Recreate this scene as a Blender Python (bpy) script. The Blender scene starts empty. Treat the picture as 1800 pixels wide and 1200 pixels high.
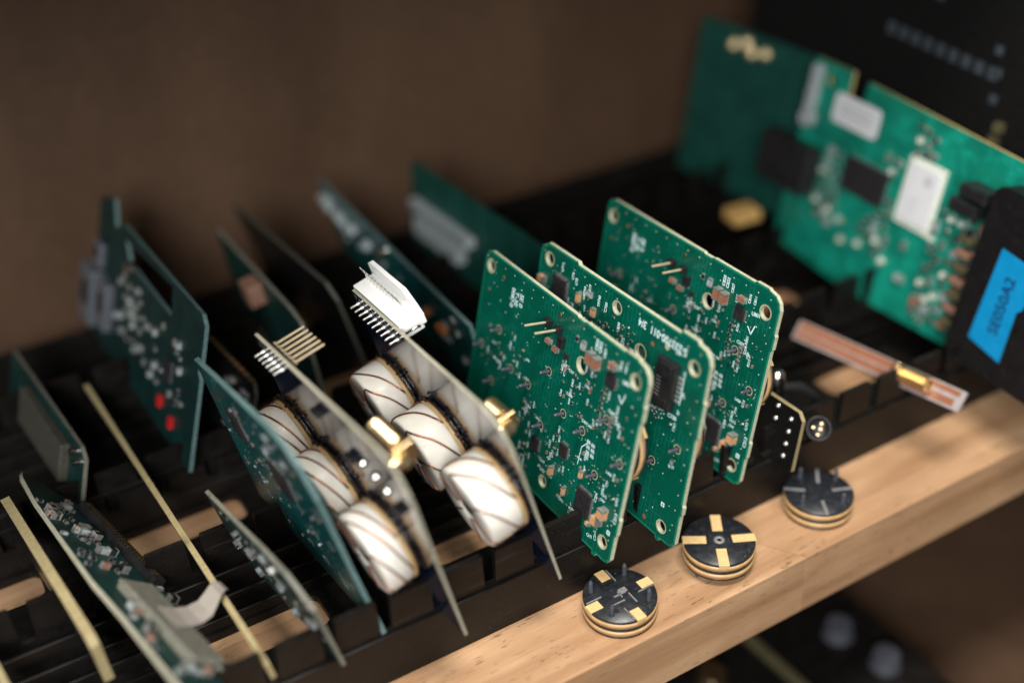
import bpy, bmesh, math, random
from mathutils import Vector, Matrix, Euler
from math import pi, sin, cos, radians
S = 0.01                       # everything below is written in centimetres
SC = bpy.context.scene
COL = SC.collection
rnd = random.Random(7)

# ------------------------------------------------------------------ camera
cam = bpy.data.cameras.new('camera'); camo = bpy.data.objects.new('camera', cam); COL.objects.link(camo)
def cam_matrix(yaw, pitch, roll):
    f0 = Vector((sin(yaw), cos(yaw), 0)); r0 = Vector((cos(yaw), -sin(yaw), 0))
    f = f0*cos(pitch) - Vector((0, 0, 1))*sin(pitch); u = r0.cross(f)
    r = r0*cos(roll) + u*sin(roll); u2 = r.cross(f)
    return Matrix((r, u2, -f)).transposed()
camo.matrix_world = Matrix.Translation(Vector((-10.259, -25.900, 31.268))*S) @ cam_matrix(0.509, 0.585, -0.052).to_4x4()
cam.sensor_width = 36; cam.lens = 42.04; cam.clip_start = 0.01; cam.clip_end = 30
cam.dof.use_dof = True; cam.dof.focus_distance = 0.418; cam.dof.aperture_fstop = 2.4
cam.dof.aperture_blades = 0
SC.camera = camo
# ------------------------------------------------------------------ light
W = bpy.data.worlds.new('World'); SC.world = W; W.use_nodes = True
W.node_tree.nodes['Background'].inputs[0].default_value = (0.75, 0.85, 1.0, 1)
W.node_tree.nodes['Background'].inputs[1].default_value = 0.012
def area(name, loc, aim, sx, sy, power, color):
    l = bpy.data.lights.new(name, 'AREA'); l.shape = 'RECTANGLE'; l.size = sx*S; l.size_y = sy*S
    l.energy = power; l.color = color
    o = bpy.data.objects.new(name, l); COL.objects.link(o)
    o.location = Vector(loc)*S
    o.rotation_euler = (Vector(aim)-Vector(loc)).to_track_quat('-Z', 'Y').to_euler()
    return o
area('ceiling_light', (4, -17, 98), (6, 0, 0), 46, 18, 14.0, (1.0, 0.94, 0.86))
area('window_light', (-46, -68, 60), (6, 3, 3), 42, 40, 16.5, (1.0, 0.985, 0.96))
SC.view_settings.view_transform = 'Standard'; SC.view_settings.look = 'None'
SC.view_settings.exposure = -0.12; SC.view_settings.gamma = 1
SC.view_settings.use_curve_mapping = False

# ------------------------------------------------------------------ materials
def nt(name):
    m = bpy.data.materials.new(name); m.use_nodes = True
    t = m.node_tree; return m, t, t.nodes['Principled BSDF']
def setp(b, **k):
    for a, v in k.items(): b.inputs[a.replace('_', ' ')].default_value = v
def noise(t, scale, detail=4, rough=0.55, vec=None, stretch=None):
    n = t.nodes.new('ShaderNodeTexNoise'); n.inputs['Scale'].default_value = scale
    n.inputs['Detail'].default_value = detail; n.inputs['Roughness'].default_value = rough
    tc = t.nodes.new('ShaderNodeTexCoord')
    mp = t.nodes.new('ShaderNodeMapping'); mp.inputs['Scale'].default_value = [100*s for s in (stretch or (1, 1, 1))]
    t.links.new(tc.outputs['Object'], mp.inputs['Vector']); t.links.new(mp.outputs['Vector'], n.inputs['Vector'])
    return n
def ramp(t, src, stops):
    r = t.nodes.new('ShaderNodeValToRGB'); e = r.color_ramp.elements
    while len(e) < len(stops): e.new(0.5)
    for i, (p, c) in enumerate(stops): e[i].position = p; e[i].color = (*c, 1) if len(c) == 3 else c
    t.links.new(src, r.inputs['Fac']); return r
def mix(t, fac, a, b, mode='MIX'):
    m = t.nodes.new('ShaderNodeMix'); m.data_type = 'RGBA'; m.blend_type = mode
    for i, v in ((0, fac), (6, a), (7, b)):
        if hasattr(v, 'links') or hasattr(v, 'is_linked'): t.links.new(v, m.inputs[i])
        else: m.inputs[i].default_value = v if i == 0 else (*v, 1)
    return m.outputs[2]
def bump(t, b, src, strength, dist):
    n = t.nodes.new('ShaderNodeBump'); n.inputs['Strength'].default_value = strength; n.inputs['Distance'].default_value = dist*S
    t.links.new(src, n.inputs['Height']); t.links.new(n.outputs['Normal'], b.inputs['Normal'])
def simple(name, col, rough=0.5, metal=0.0, var=0.12, scale=3.0, coat=0.0, spec=0.5, bmp=0.0):
    m, t, b = nt(name)
    n = noise(t, scale, 5)
    lo = tuple(c*(1-var) for c in col); hi = tuple(min(1, c*(1+var)) for c in col)
    r = ramp(t, n.outputs['Fac'], [(0.3, lo), (0.7, hi)])
    t.links.new(r.outputs['Color'], b.inputs['Base Color'])
    setp(b, Roughness=rough, Metallic=metal, Coat_Weight=coat, Specular_IOR_Level=spec)
    rr = ramp(t, n.outputs['Fac'], [(0.2, (rough*0.8,)*3), (0.8, (min(1, rough*1.2),)*3)])
    t.links.new(rr.outputs['Color'], b.inputs['Roughness'])
    if bmp:
        n2 = noise(t, scale*12, 3); bump(t, b, n2.outputs['Fac'], bmp, 0.01)
    return m
def wood_mat(name, pale, mid, dark, pore=0.5):
    m, t, b = nt(name)
    oi = t.nodes.new('ShaderNodeObjectInfo')
    tc = t.nodes.new('ShaderNodeTexCoord'); mp = t.nodes.new('ShaderNodeMapping')
    mp.inputs['Scale'].default_value = (100, 100, 100)
    add = t.nodes.new('ShaderNodeVectorMath'); add.operation = 'ADD'
    mul = t.nodes.new('ShaderNodeVectorMath'); mul.operation = 'SCALE'; mul.inputs[0].default_value = (7, 3, 11)
    t.links.new(oi.outputs['Random'], mul.inputs['Scale'])
    t.links.new(tc.outputs['Object'], mp.inputs['Vector'])
    t.links.new(mp.outputs['Vector'], add.inputs[0]); t.links.new(mul.outputs['Vector'], add.inputs[1])
    def nz(sc, stretch, detail=5, dist=0.0):
        q = t.nodes.new('ShaderNodeMapping'); q.inputs['Scale'].default_value = stretch
        t.links.new(add.outputs['Vector'], q.inputs['Vector'])
        n = t.nodes.new('ShaderNodeTexNoise'); n.inputs['Scale'].default_value = sc; n.inputs['Detail'].default_value = detail
        n.inputs['Distortion'].default_value = dist
        t.links.new(q.outputs['Vector'], n.inputs['Vector']); return n.outputs['Fac']
    g = nz(1.0, (0.07, 0.9, 0.9), 6, 0.4)
    c1 = ramp(t, g, [(0.34, dark), (0.5, mid), (0.64, pale)]).outputs['Color']
    big = nz(0.35, (0.5, 0.8, 0.8), 3)
    c2 = mix(t, ramp(t, big, [(0.38, (0, 0, 0)), (0.62, (0.5, 0.5, 0.5))]).outputs['Color'], c1, dark)
    fine = nz(9, (0.1, 1, 1), 4)
    c3 = mix(t, ramp(t, fine, [(0.35, (0.25, 0.25, 0.25)), (0.6, (0, 0, 0))]).outputs['Color'], c2, dark)
    # short dark pores along the grain
    p = nz(9.0, (0.22, 1.35, 1.35), 2)
    pr = ramp(t, p, [(0.625, (0, 0, 0)), (0.69, (pore,)*3)]).outputs['Color']
    patch = ramp(t, nz(0.8, (0.35, 0.8, 0.8), 2), [(0.42, (0.1, 0.1, 0.1)), (0.6, (1, 1, 1))]).outputs['Color']
    pm = mix(t, 1.0, pr, patch, 'MULTIPLY')
    c4 = mix(t, pm, c3, tuple(x*0.22 for x in dark))
    t.links.new(c4, b.inputs['Base Color'])
    setp(b, Roughness=0.42, Specular_IOR_Level=0.4)
    bump(t, b, fine, 0.25, 0.015)
    return m
M = {}
M['wood'] = wood_mat('shelf_wood', (0.52, 0.335, 0.195), (0.43, 0.262, 0.145), (0.28, 0.155, 0.080), 0.65)
M['wall'] = None
m, t, b = nt('brown_wall'); n1 = noise(t, 0.10, 5, 0.6, stretch=(1, 1, 0.35)); n2 = noise(t, 1.2, 4)
r = ramp(t, n1.outputs['Fac'], [(0.22, (0.036, 0.019, 0.010)), (0.5, (0.072, 0.040, 0.023)), (0.78, (0.108, 0.063, 0.038))])
c = mix(t, 0.25, r.outputs['Color'], ramp(t, n2.outputs['Fac'], [(0.3, (0.05, 0.028, 0.016)), (0.7, (0.10, 0.06, 0.038))]).outputs['Color'])
t.links.new(c, b.inputs['Base Color']); setp(b, Roughness=0.6, Specular_IOR_Level=0.25); M['wall'] = m
M['tray'] = simple('black_plastic_tray', (0.0055, 0.0047, 0.0042), 0.42, var=0.3, scale=1.5, bmp=0.06, spec=0.28)
def dusty(m, amount=0.06, scale=14, thr=0.66):
    """fine pale dust specks and scuffs on a dark plastic"""
    t = m.node_tree; b = t.nodes['Principled BSDF']; src = b.inputs['Base Color'].links[0].from_socket
    n = noise(t, scale, 2, 0.5); p = noise(t, 0.6, 3); sc = noise(t, 2.2, 3, 0.6, stretch=(0.08, 1.6, 1.6))
    f = ramp(t, n.outputs['Fac'], [(thr, (0, 0, 0)), (thr+.05, (1, 1, 1))]).outputs['Color']
    g = ramp(t, p.outputs['Fac'], [(0.40, (0, 0, 0)), (0.65, (1, 1, 1))]).outputs['Color']
    h = ramp(t, sc.outputs['Fac'], [(0.62, (0, 0, 0)), (0.70, (.5, .5, .5))]).outputs['Color']
    k = mix(t, 1.0, f, g, 'MULTIPLY'); k2 = mix(t, 0.5, k, h, 'ADD')
    t.links.new(mix(t, k2, src, (amount, amount*.92, amount*.85)), b.inputs['Base Color'])
dusty(M['tray'], 0.05)
def pcb(name, lo, hi, rough=0.28, coat=0.35, trace=0.5, bright=None):
    """solder mask with slightly raised and paler copper tracks under it"""
    m, t, b = nt(name)
    tc = t.nodes.new('ShaderNodeTexCoord'); mp = t.nodes.new('ShaderNodeMapping'); mp.inputs['Scale'].default_value = (100, 100, 100)
    mp.inputs['Rotation'].default_value = (0, radians(90), 0)
    t.links.new(tc.outputs['Object'], mp.inputs['Vector'])
    br = t.nodes.new('ShaderNodeTexBrick'); br.inputs['Scale'].default_value = 1.0
    br.inputs['Brick Width'].default_value = 0.83; br.inputs['Row Height'].default_value = 0.19; br.inputs['Mortar Size'].default_value = 0.022
    br.offset = 0.37; br.squash = 0.6; br.squash_frequency = 3
    t.links.new(mp.outputs['Vector'], br.inputs['Vector'])
    n = noise(t, 0.45, 4); n2 = noise(t, 0.9, 2)
    base = ramp(t, n.outputs['Fac'], [(0.35, lo), (0.65, hi)]).outputs['Color']
    msk = ramp(t, n2.outputs['Fac'], [(0.48, (0, 0, 0)), (0.55, (trace,)*3)]).outputs['Color']
    f = mix(t, 1.0, br.outputs['Fac'], msk, 'MULTIPLY') if False else None
    mm = t.nodes.new('ShaderNodeMath'); mm.operation = 'MULTIPLY'
    t.links.new(br.outputs['Fac'], mm.inputs[0]); t.links.new(msk, mm.inputs[1])
    c = mix(t, mm.outputs[0], base, tuple(min(1, x*1.8+0.004) for x in hi))
    t.links.new(c, b.inputs['Base Color'])
    setp(b, Roughness=rough, Coat_Weight=coat, Coat_Roughness=0.12, Specular_IOR_Level=0.35)
    bump(t, b, mm.outputs[0], 0.25, 0.004)
    return m
M['green'] = pcb('green_solder_mask', (0.0006, 0.066, 0.042), (0.0008, 0.084, 0.056), 0.3, 0.1)
M['bright_green'] = pcb('bright_green_solder_mask', (0.0015, 0.125, 0.086), (0.003, 0.20, 0.14), 0.45, 0.15, 0.8)
M['deep_green'] = pcb('deep_green_solder_mask', (0.003, 0.036, 0.028), (0.004, 0.048, 0.037), 0.5, 0.05)
M['teal'] = pcb('teal_solder_mask', (0.002, 0.045, 0.047), (0.003, 0.07, 0.07), 0.4, 0.2)
M['dark_teal'] = pcb('dark_teal_solder_mask', (0.002, 0.017, 0.016), (0.003, 0.028, 0.025), 0.5, 0.05)
M['mid_teal'] = pcb('dim_teal_solder_mask', (0.0015, 0.015, 0.0145), (0.002, 0.022, 0.021), 0.5, 0.05)
M['matte_black'] = simple('matte_black_board', (0.004, 0.004, 0.004), 0.7, spec=0.15)
M['housing'] = simple('black_housing_plastic', (0.006, 0.0055, 0.006), 0.5, spec=0.3)
M['edge_band'] = simple('bare_green_border', (0.004, 0.17, 0.10), 0.4, var=0.05)
M['fr4_coil'] = simple('coil_board_edge', (0.30, 0.29, 0.22), 0.55, var=0.2, scale=8)
M['navy'] = pcb('navy_solder_mask', (0.002, 0.006, 0.022), (0.003, 0.010, 0.035), 0.16, 1.0, 0.3)
M['black_mask'] = pcb('black_solder_mask', (0.004, 0.004, 0.004), (0.007, 0.007, 0.007), 0.35, 0.3, 0.3)
M['white_board'] = simple('pale_board', (0.62, 0.60, 0.54), 0.5)
M['fr4'] = simple('cream_board_edge', (0.42, 0.43, 0.31), 0.6, var=0.18, scale=9)
M['fr4_green'] = simple('greenish_board_edge', (0.25, 0.33, 0.24), 0.6, var=0.2, scale=9)
M['fr4_grey'] = simple('grey_board_edge', (0.13, 0.13, 0.105), 0.6, var=0.25, scale=7)
M['fr4_teal'] = simple('teal_board_edge', (0.075, 0.135, 0.135), 0.6, var=0.25, scale=7)
M['fr4_dark'] = simple('dark_board_edge', (0.045, 0.045, 0.035), 0.6, var=0.25, scale=7)
M['fr4_gold'] = simple('golden_board_edge', (0.42, 0.31, 0.11), 0.45, var=0.2, scale=6)
M['fr4_beige'] = simple('beige_board_edge', (0.29, 0.24, 0.125), 0.55, var=0.15, scale=6)
M['silk'] = simple('white_silkscreen', (0.58, 0.76, 0.78), 0.6, var=0.06, scale=20)
M['via'] = simple('tinned_via', (0.72, 0.78, 0.68), 0.4, 0.2)
M['hole_rim'] = simple('bare_hole_rim', (0.42, 0.42, 0.27), 0.5, 0.15)
M['solder'] = simple('solder', (0.55, 0.55, 0.53), 0.3, 0.8, var=0.1)
M['steel'] = simple('polished_steel', (0.72, 0.70, 0.67), 0.18, 1.0)
M['gold'] = simple('gold_plating', (0.95, 0.72, 0.40), 0.30, 1.0, var=0.08)
M['bright_gold'] = simple('polished_gold', (1.0, 0.78, 0.45), 0.28, 0.6, var=0.05)
M['pale_gold'] = simple('pale_gold_pin', (0.80, 0.66, 0.44), 0.3, 0.5)
M['copper'] = simple('enamelled_copper', (0.30, 0.105, 0.05), 0.3, 0.8, var=0.2)
M['black'] = simple('black_component', (0.012, 0.012, 0.013), 0.4, var=0.3)
M['black_chip'] = simple('chip_epoxy', (0.018, 0.016, 0.018), 0.45, var=0.35, scale=6)
M['slot'] = simple('dark_recess', (0.004, 0.004, 0.004), 0.8)
M['ceramic'] = simple('tan_ceramic', (0.50, 0.27, 0.13), 0.4, var=0.1)
M['brown_cap'] = simple('brown_ceramic', (0.25, 0.11, 0.065), 0.4, var=0.1)
M['nylon'] = simple('white_coil_plastic', (0.67, 0.65, 0.585), 0.42, var=0.07, scale=1.3, coat=0.05, bmp=0.05)
M['white_plastic'] = simple('white_plastic', (0.82, 0.83, 0.82), 0.35, var=0.03)
M['kapton'] = simple('tan_tape', (0.42, 0.28, 0.13), 0.4)
M['glue'] = simple('dark_glue', (0.022, 0.014, 0.009), 0.25, var=0.5, scale=12, bmp=0.5)
M['label'] = simple('white_paper_label', (0.60, 0.61, 0.64), 0.55, var=0.03)
M['ink'] = simple('grey_print', (0.35, 0.35, 0.38), 0.7)
M['blue'] = simple('blue_tape', (0.0, 0.22, 0.48), 0.5, var=0.05, scale=2)
M['marker'] = simple('marker_ink', (0.0, 0.02, 0.09), 0.6)
M['disc'] = simple('black_disc_plastic', (0.014, 0.016, 0.020), 0.33, var=0.35, scale=4, bmp=0.1)
M['tan'] = simple('tan_band', (0.46, 0.29, 0.13), 0.42, var=0.12, scale=5)
M['tan_tab'] = simple('tan_tab', (0.60, 0.42, 0.19), 0.42, var=0.1, scale=5)
M['grey_mark'] = simple('grey_ridge', (0.17, 0.17, 0.17), 0.5, var=0.3, scale=14)
M['pin_grey'] = simple('slate_pin', (0.05, 0.058, 0.075), 0.35, var=0.2)
M['red'] = simple('red_part', (0.35, 0.012, 0.012), 0.4)
M['orange'] = simple('orange_part', (0.55, 0.18, 0.04), 0.4)
M['grey_part'] = simple('grey_connector', (0.085, 0.095, 0.11), 0.4, var=0.15)
M['cream_flex'] = simple('cream_flex', (0.26, 0.235, 0.21), 0.45, var=0.08)
M['frost'] = simple('pale_grey_part', (0.28, 0.32, 0.33), 0.4, var=0.3, scale=5)
M['brown_face'] = simple('bare_brown_board', (0.24, 0.095, 0.05), 0.42, var=0.12, coat=0.2)
M['brown_block'] = simple('brown_block', (0.20, 0.11, 0.075), 0.5)
M['lilac_edge'] = simple('pale_lilac_edge', (0.30, 0.27, 0.27), 0.5)
M['yellow_block'] = simple('yellow_block', (0.62, 0.38, 0.13), 0.5, var=0.15)
M['knob'] = simple('slate_knob', (0.055, 0.058, 0.072), 0.45)
M['olive'] = simple('olive_part', (0.07, 0.06, 0.03), 0.5)
M['dim_white'] = simple('grey_print_block', (0.035, 0.045, 0.055), 0.5, var=0.2, scale=4)

dusty(M['disc'], 0.10, 10, 0.62); dusty(M['housing'], 0.03)
dusty(M['nylon'], 0.42, 5, 0.66)
# ------------------------------------------------------------------ mesh builder (cm)
class MB:
    def __init__(s): s.v = []; s.f = []; s.m = []; s.sm = []
    def add(s, vs, fs, mat=0, T=None, smooth=False):
        o = len(s.v)
        for p in vs:
            p = Vector(p)
            if T is not None: p = T @ p
            s.v.append(p)
        for f in fs: s.f.append([i+o for i in f]); s.m.append(mat); s.sm.append(smooth)
        return s
    def box(s, c, d, mat=0, T=None, bev=0.0):
        bm = bmesh.new(); bmesh.ops.create_cube(bm, size=1)
        for v in bm.verts: v.co = Vector((v.co.x*d[0]+c[0], v.co.y*d[1]+c[1], v.co.z*d[2]+c[2]))
        if bev: bmesh.ops.bevel(bm, geom=list(bm.edges), offset=bev, segments=2, affect='EDGES', profile=0.5)
        s.addbm(bm, mat, T); return s
    def addbm(s, bm, mat=0, T=None, smooth=False):
        bm.verts.index_update()
        s.add([v.co for v in bm.verts], [[v.index for v in f.verts] for f in bm.faces], mat, T, smooth); bm.free()
    def cyl(s, a, b, r, r2=None, seg=16, mat=0, T=None, caps=True):
        a = Vector(a); b = Vector(b); r2 = r if r2 is None else r2
        d = (b-a).normalized(); u = d.orthogonal().normalized(); w = d.cross(u)
        vs = []; fs = []
        for k in range(seg):
            an = 2*pi*k/seg; e = u*cos(an)+w*sin(an); vs += [a+e*r, b+e*r2]
        for k in range(seg):
            j = (k+1) % seg; fs.append([2*k, 2*j, 2*j+1, 2*k+1])
        s.add(vs, fs, mat, T, True)
        if caps:
            s.add(vs[0::2], [list(range(seg))[::-1]], mat, T); s.add(vs[1::2], [list(range(seg))], mat, T)
        return s
    def tube(s, pts, r, seg=8, mat=0, T=None, closed=False):
        pts = [Vector(p) for p in pts]; n = len(pts); vs = []; fs = []
        prev = None
        for i, p in enumerate(pts):
            a = pts[i-1] if (i > 0 or closed) else p; b = pts[(i+1) % n] if (i < n-1 or closed) else p
            d = (b-a).normalized()
            u = d.orthogonal().normalized() if prev is None else (prev-d*prev.dot(d)).normalized()
            prev = u; w = d.cross(u)
            for k in range(seg):
                an = 2*pi*k/seg; vs.append(p+(u*cos(an)+w*sin(an))*r)
        for i in range(n if closed else n-1):
            j = (i+1) % n
            for k in range(seg):
                l = (k+1) % seg; fs.append([i*seg+k, i*seg+l, j*seg+l, j*seg+k])
        s.add(vs, fs, mat, T, True)
        if not closed:
            s.add(vs[:seg], [list(range(seg))[::-1]], mat, T); s.add(vs[-seg:], [list(range(seg))], mat, T)
        return s
    def lathe(s, prof, axis='z', seg=48, mat=0, T=None, smooth=True):
        """prof: list of (r, h)"""
        vs = []; fs = []; n = len(prof)
        for k in range(seg):
            an = 2*pi*k/seg
            for r, h in prof: vs.append((r*cos(an), r*sin(an), h) if axis == 'z' else (h, r*cos(an), r*sin(an)))
        for k in range(seg):
            j = (k+1) % seg
            for i in range(n-1): fs.append([k*n+i, j*n+i, j*n+i+1, k*n+i+1])
        s.add(vs, fs, mat, T, smooth); return s
    def plate(s, outline, x0, x1, holes=(), mat_face=0, mat_edge=1, T=None):
        """outline in (y,z), extruded in x; holes: (y, z, r)"""
        bm = bmesh.new(); loops = [list(outline)]
        for h in holes:
            if len(h) == 3: loops.append([(h[0]+h[2]*cos(2*pi*k/20), h[1]+h[2]*sin(2*pi*k/20)) for k in range(20)])
            else: loops.append(list(h[0]))
        eds = []; vl = []
        for lp in loops:
            vv = [bm.verts.new((x0, p[0], p[1])) for p in lp]; vl.append(vv)
            for i in range(len(vv)): eds.append(bm.edges.new((vv[i], vv[(i+1) % len(vv)])))
        bmesh.ops.triangle_fill(bm, use_beauty=True, use_dissolve=False, edges=eds)
        bm.verts.index_update()
        fr = [[v.index for v in f.verts] for f in bm.faces]; co = [v.co.copy() for v in bm.verts]
        fr2 = []
        for f in fr:
            n = (co[f[1]]-co[f[0]]).cross(co[f[2]]-co[f[0]])
            fr2.append(f if n.x*(x0-x1) > 0 else f[::-1])
        s.add(co, fr2, mat_face, T)
        s.add([Vector((x1, c.y, c.z)) for c in co], [f[::-1] for f in fr2], mat_face, T)
        for lp in loops:
            n = len(lp); vs = []
            for p in lp: vs += [(x0, p[0], p[1]), (x1, p[0], p[1])]
            s.add(vs, [[2*i, 2*((i+1) % n), 2*((i+1) % n)+1, 2*i+1] for i in range(n)], mat_edge, T)
        bm.free(); return s
    def mesh(s, name, mats):
        me = bpy.data.meshes.new(name)
        me.from_pydata([(v.x*S, v.y*S, v.z*S) for v in s.v], [], s.f)
        for mt in (mats if isinstance(mats, (list, tuple)) else [mats]): me.materials.append(mt)
        me.polygons.foreach_set('material_index', s.m); me.polygons.foreach_set('use_smooth', s.sm)
        me.update()
        bm = bmesh.new(); bm.from_mesh(me); bmesh.ops.recalc_face_normals(bm, faces=bm.faces) if s.recalc() else None
        bm.to_mesh(me); bm.free(); return me
    def recalc(s): return False
    def build(s, name, mats, parent=None, loc=(0, 0, 0), rot=(0, 0, 0)):
        o = bpy.data.objects.new(name, s.mesh(name, mats)); link(o, parent, loc, rot); return o
def link(o, parent=None, loc=(0, 0, 0), rot=(0, 0, 0)):
    COL.objects.link(o); o.parent = parent; o.location = Vector(loc)*S; o.rotation_euler = rot; return o
def inst(name, me, parent, loc, rot=(0, 0, 0), scale=None):
    o = bpy.data.objects.new(name, me); link(o, parent, loc, rot)
    if scale: o.scale = scale
    return o
def empty(name, label, cat, loc=(0, 0, 0), rot=(0, 0, 0), group=None):
    o = bpy.data.objects.new(name, None); o.empty_display_size = 0.01; link(o, None, loc, rot)
    tag(o, label, cat, group); return o
def tag(o, label=None, cat=None, group=None, kind=None):
    if label: o['label'] = label
    if cat: o['category'] = cat
    if group: o['group'] = group
    if kind: o['kind'] = kind
    return o
def clone_part(o, parent):
    c = o.copy(); COL.objects.link(c); c.parent = parent
    for ch in list(o.children): clone_part(ch, c)
    return c
_txt = {}
def text_geo(s, size, extr=0.0, bold=0.0):
    key = (s, size, bold)
    if key not in _txt:
        cu = bpy.data.curves.new('t', 'FONT'); cu.body = s; cu.size = size; cu.resolution_u = 3; cu.offset = bold
        cu.align_x = 'CENTER'; cu.align_y = 'CENTER'
        o = bpy.data.objects.new('t', cu); COL.objects.link(o)
        dg = bpy.context.evaluated_depsgraph_get(); dg.update()
        me = bpy.data.meshes.new_from_object(o.evaluated_get(dg))
        _txt[key] = ([v.co.copy() for v in me.vertices], [list(p.vertices) for p in me.polygons])
        bpy.data.objects.remove(o); bpy.data.curves.remove(cu); bpy.data.meshes.remove(me)
    return _txt[key]
def silk_T(v, w, ang=0.0, x=-0.004):
    """text plane on the -X face: text right = -Y, text up = +Z, turned by ang"""
    B = Matrix(((0, 0, -1), (-1, 0, 0), (0, 1, 0))).to_4x4()
    return Matrix.Translation((x, v, w)) @ B @ Matrix.Rotation(ang, 4, 'Z')
def add_text(mb, s, v, w, size, ang=0.0, x=-0.004, mat=0, bold=0.0, hs=1.0):
    vs, fs = text_geo(s, size, bold=bold); mb.add(vs, fs, mat, silk_T(v, w, ang, x) @ Matrix.Diagonal((1, hs, 1, 1)))
def seg_line(mb, pts, wd, x=-0.004, mat=0):
    for (a, b), (c, d) in zip(pts[:-1], pts[1:]):
        L = math.hypot(c-a, d-b); ux, uy = (c-a)/L*wd/2, (d-b)/L*wd/2
        mb.add([(x, a-ux+uy, b-uy-ux), (x, c+ux+uy, d+uy-ux), (x, c+ux-uy, d+uy+ux), (x, a-ux-uy, b-uy+ux)], [[0, 1, 2, 3]], mat)
def dot(mb, v, w, r, x=-0.004, mat=0, seg=8):
    mb.add([(x, v+r*cos(2*pi*k/seg), w+r*sin(2*pi*k/seg)) for k in range(seg)], [list(range(seg))], mat)
def ring(mb, v, w, r0, r1, x=-0.004, mat=0, seg=20):
    vs = []
    for k in range(seg):
        a = 2*pi*k/seg; vs += [(x, v+r0*cos(a), w+r0*sin(a)), (x, v+r1*cos(a), w+r1*sin(a))]
    mb.add(vs, [[2*k, 2*((k+1) % seg), 2*((k+1) % seg)+1, 2*k+1] for k in range(seg)], mat)

# ------------------------------------------------------------------ components (face the -X side, base at x = 0)
_cm = {}
def chip2(L, Wd, H, body, bev=0.006):
    """two terminal part, long axis along y"""
    k = ('c2', L, Wd, H, body)
    if k not in _cm:
        mb = MB(); e = L*0.17
        mb.box((-H/2, 0, 0), (H*0.94, L-2*e, Wd*0.94), 0)
        for s_ in (-1, 1): mb.box((-H/2, s_*(L/2-e/2), 0), (H, e, Wd), 1, bev=min(bev, e*0.3))
        mb.box((-0.006, 0, 0), (0.012, L*1.15, Wd*1.05), 1)
        _cm[k] = mb.mesh('chip_part', [M[body], M['solder']])
    return _cm[k]
def chip(root, v, w, Lv, Lw, H, nv=0, nw=0, name='chip', mat='black_chip', pitch=None, ang=0.0, x=0.0):
    mb = MB(); mb.box((-H/2-0.01, 0, 0), (H, Lv, Lw), 0, bev=0.012)
    dot(mb, Lv/2-0.08, Lw/2-0.08, 0.025, -H-0.0125)
    o = mb.build(name, M[mat], root, (x, v, w), (ang, 0, 0))
    if nv or nw:
        lb = MB()
        for n, L, ax in ((nv, Lv, 0), (nw, Lw, 1)):
            for i in range(n):
                p = (i-(n-1)/2)*(L*0.9/max(1, n)); wd = L*0.9/max(1, n)*0.5
                for s_ in (-1, 1):
                    off = (Lw if ax == 0 else Lv)/2+0.035
                    d = (0.03, wd, 0.09) if ax == 0 else (0.03, 0.09, wd)
                    c = (-0.015, p, s_*off) if ax == 0 else (-0.015, s_*off, p)
                    lb.box(c, d, 0)
        lb.build('leads', M['solder'], o)
    return o
def pin(name, root, v, w, L, r=0.05, base=0.0, mat='pin_grey', x=0.0):
    mb = MB(); mb.cyl((x, 0, 0), (x-L, 0, 0), r, r*0.8, 10)
    return mb.build(name, M[mat], root, (0, v, w))

def board(name, label, O, lean, yaw, outline, face, edge, holes=(), th=0.16, cat='circuit board', group=None, bev=False):
    root = empty(name, label, cat, O, (0, lean, yaw), group)
    mb = MB(); mb.plate(outline, 0.0, th, holes)
    mb.build('substrate', [M[face], M[edge]], root)
    return root
def rrect(L, H, r=0.4, n=5, notch=None):
    pts = []
    for cx, cz, a0 in ((L-r, H-r, 0), (r, H-r, 90), (r, r, 180), (L-r, r, 270)):
        for k in range(n+1):
            a = radians(a0+90*k/n); pts.append((cx+r*cos(a), cz+r*sin(a)))
    return pts

# ================================================================== the shelf
WALLY = 27.5
wall = MB(); wall.box((25, WALLY+1.0, 0), (260, 2, 200)).build('wall_back', M['wall']); tag(bpy.data.objects['wall_back'], kind='structure')
fl = MB(); fl.box((25, -10, -17), (260, 73, 2)).build('floor', M['wall']); tag(bpy.data.objects['floor'], kind='structure')
SH = empty('wooden_shelf', 'pale wooden shelf board under the black trays, with a square front lip', 'shelf')
def stave(pts, z0=-2.76, z1=0.0, bev=0.07):
    bm = bmesh.new(); lo = [bm.verts.new((x, y, z0)) for x, y in pts]; hi = [bm.verts.new((x, y, z1)) for x, y in pts]
    n = len(pts); bm.faces.new(hi); bm.faces.new(lo[::-1])
    for i in range(n): bm.faces.new((lo[i], lo[(i+1) % n], hi[(i+1) % n], hi[i]))
    bmesh.ops.recalc_face_normals(bm, faces=bm.faces)
    bmesh.ops.bevel(bm, geom=[e for e in bm.edges if abs(e.verts[0].co.y-e.verts[1].co.y) < 1e-4 and e.verts[0].co.z > z1-.01 and e.verts[1].co.z > z1-.01 and min(v.co.y for v in e.verts) < -3], offset=bev, segments=3, affect='EDGES', profile=0.5)
    mb = MB(); mb.addbm(bm); mb.build('plank', M['wood'], SH)
YF = -3.11
stave([(-60, YF), (14.35, YF), (11.9, 0.55), (-60, 0.55)])
stave([(14.375, YF), (70, YF), (70, 0.55), (11.925, 0.55)])
y = 0.56
xs = [-12, 9, 3, -7, 16, 5, 12]
for i, cut in enumerate(xs):
    y2 = y+3.93
    stave([(-60, y), (cut, y), (cut, y2), (-60, y2)]); stave([(cut+.01, y), (70, y), (70, y2), (cut+.01, y2)]); y = y2+0.01
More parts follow.
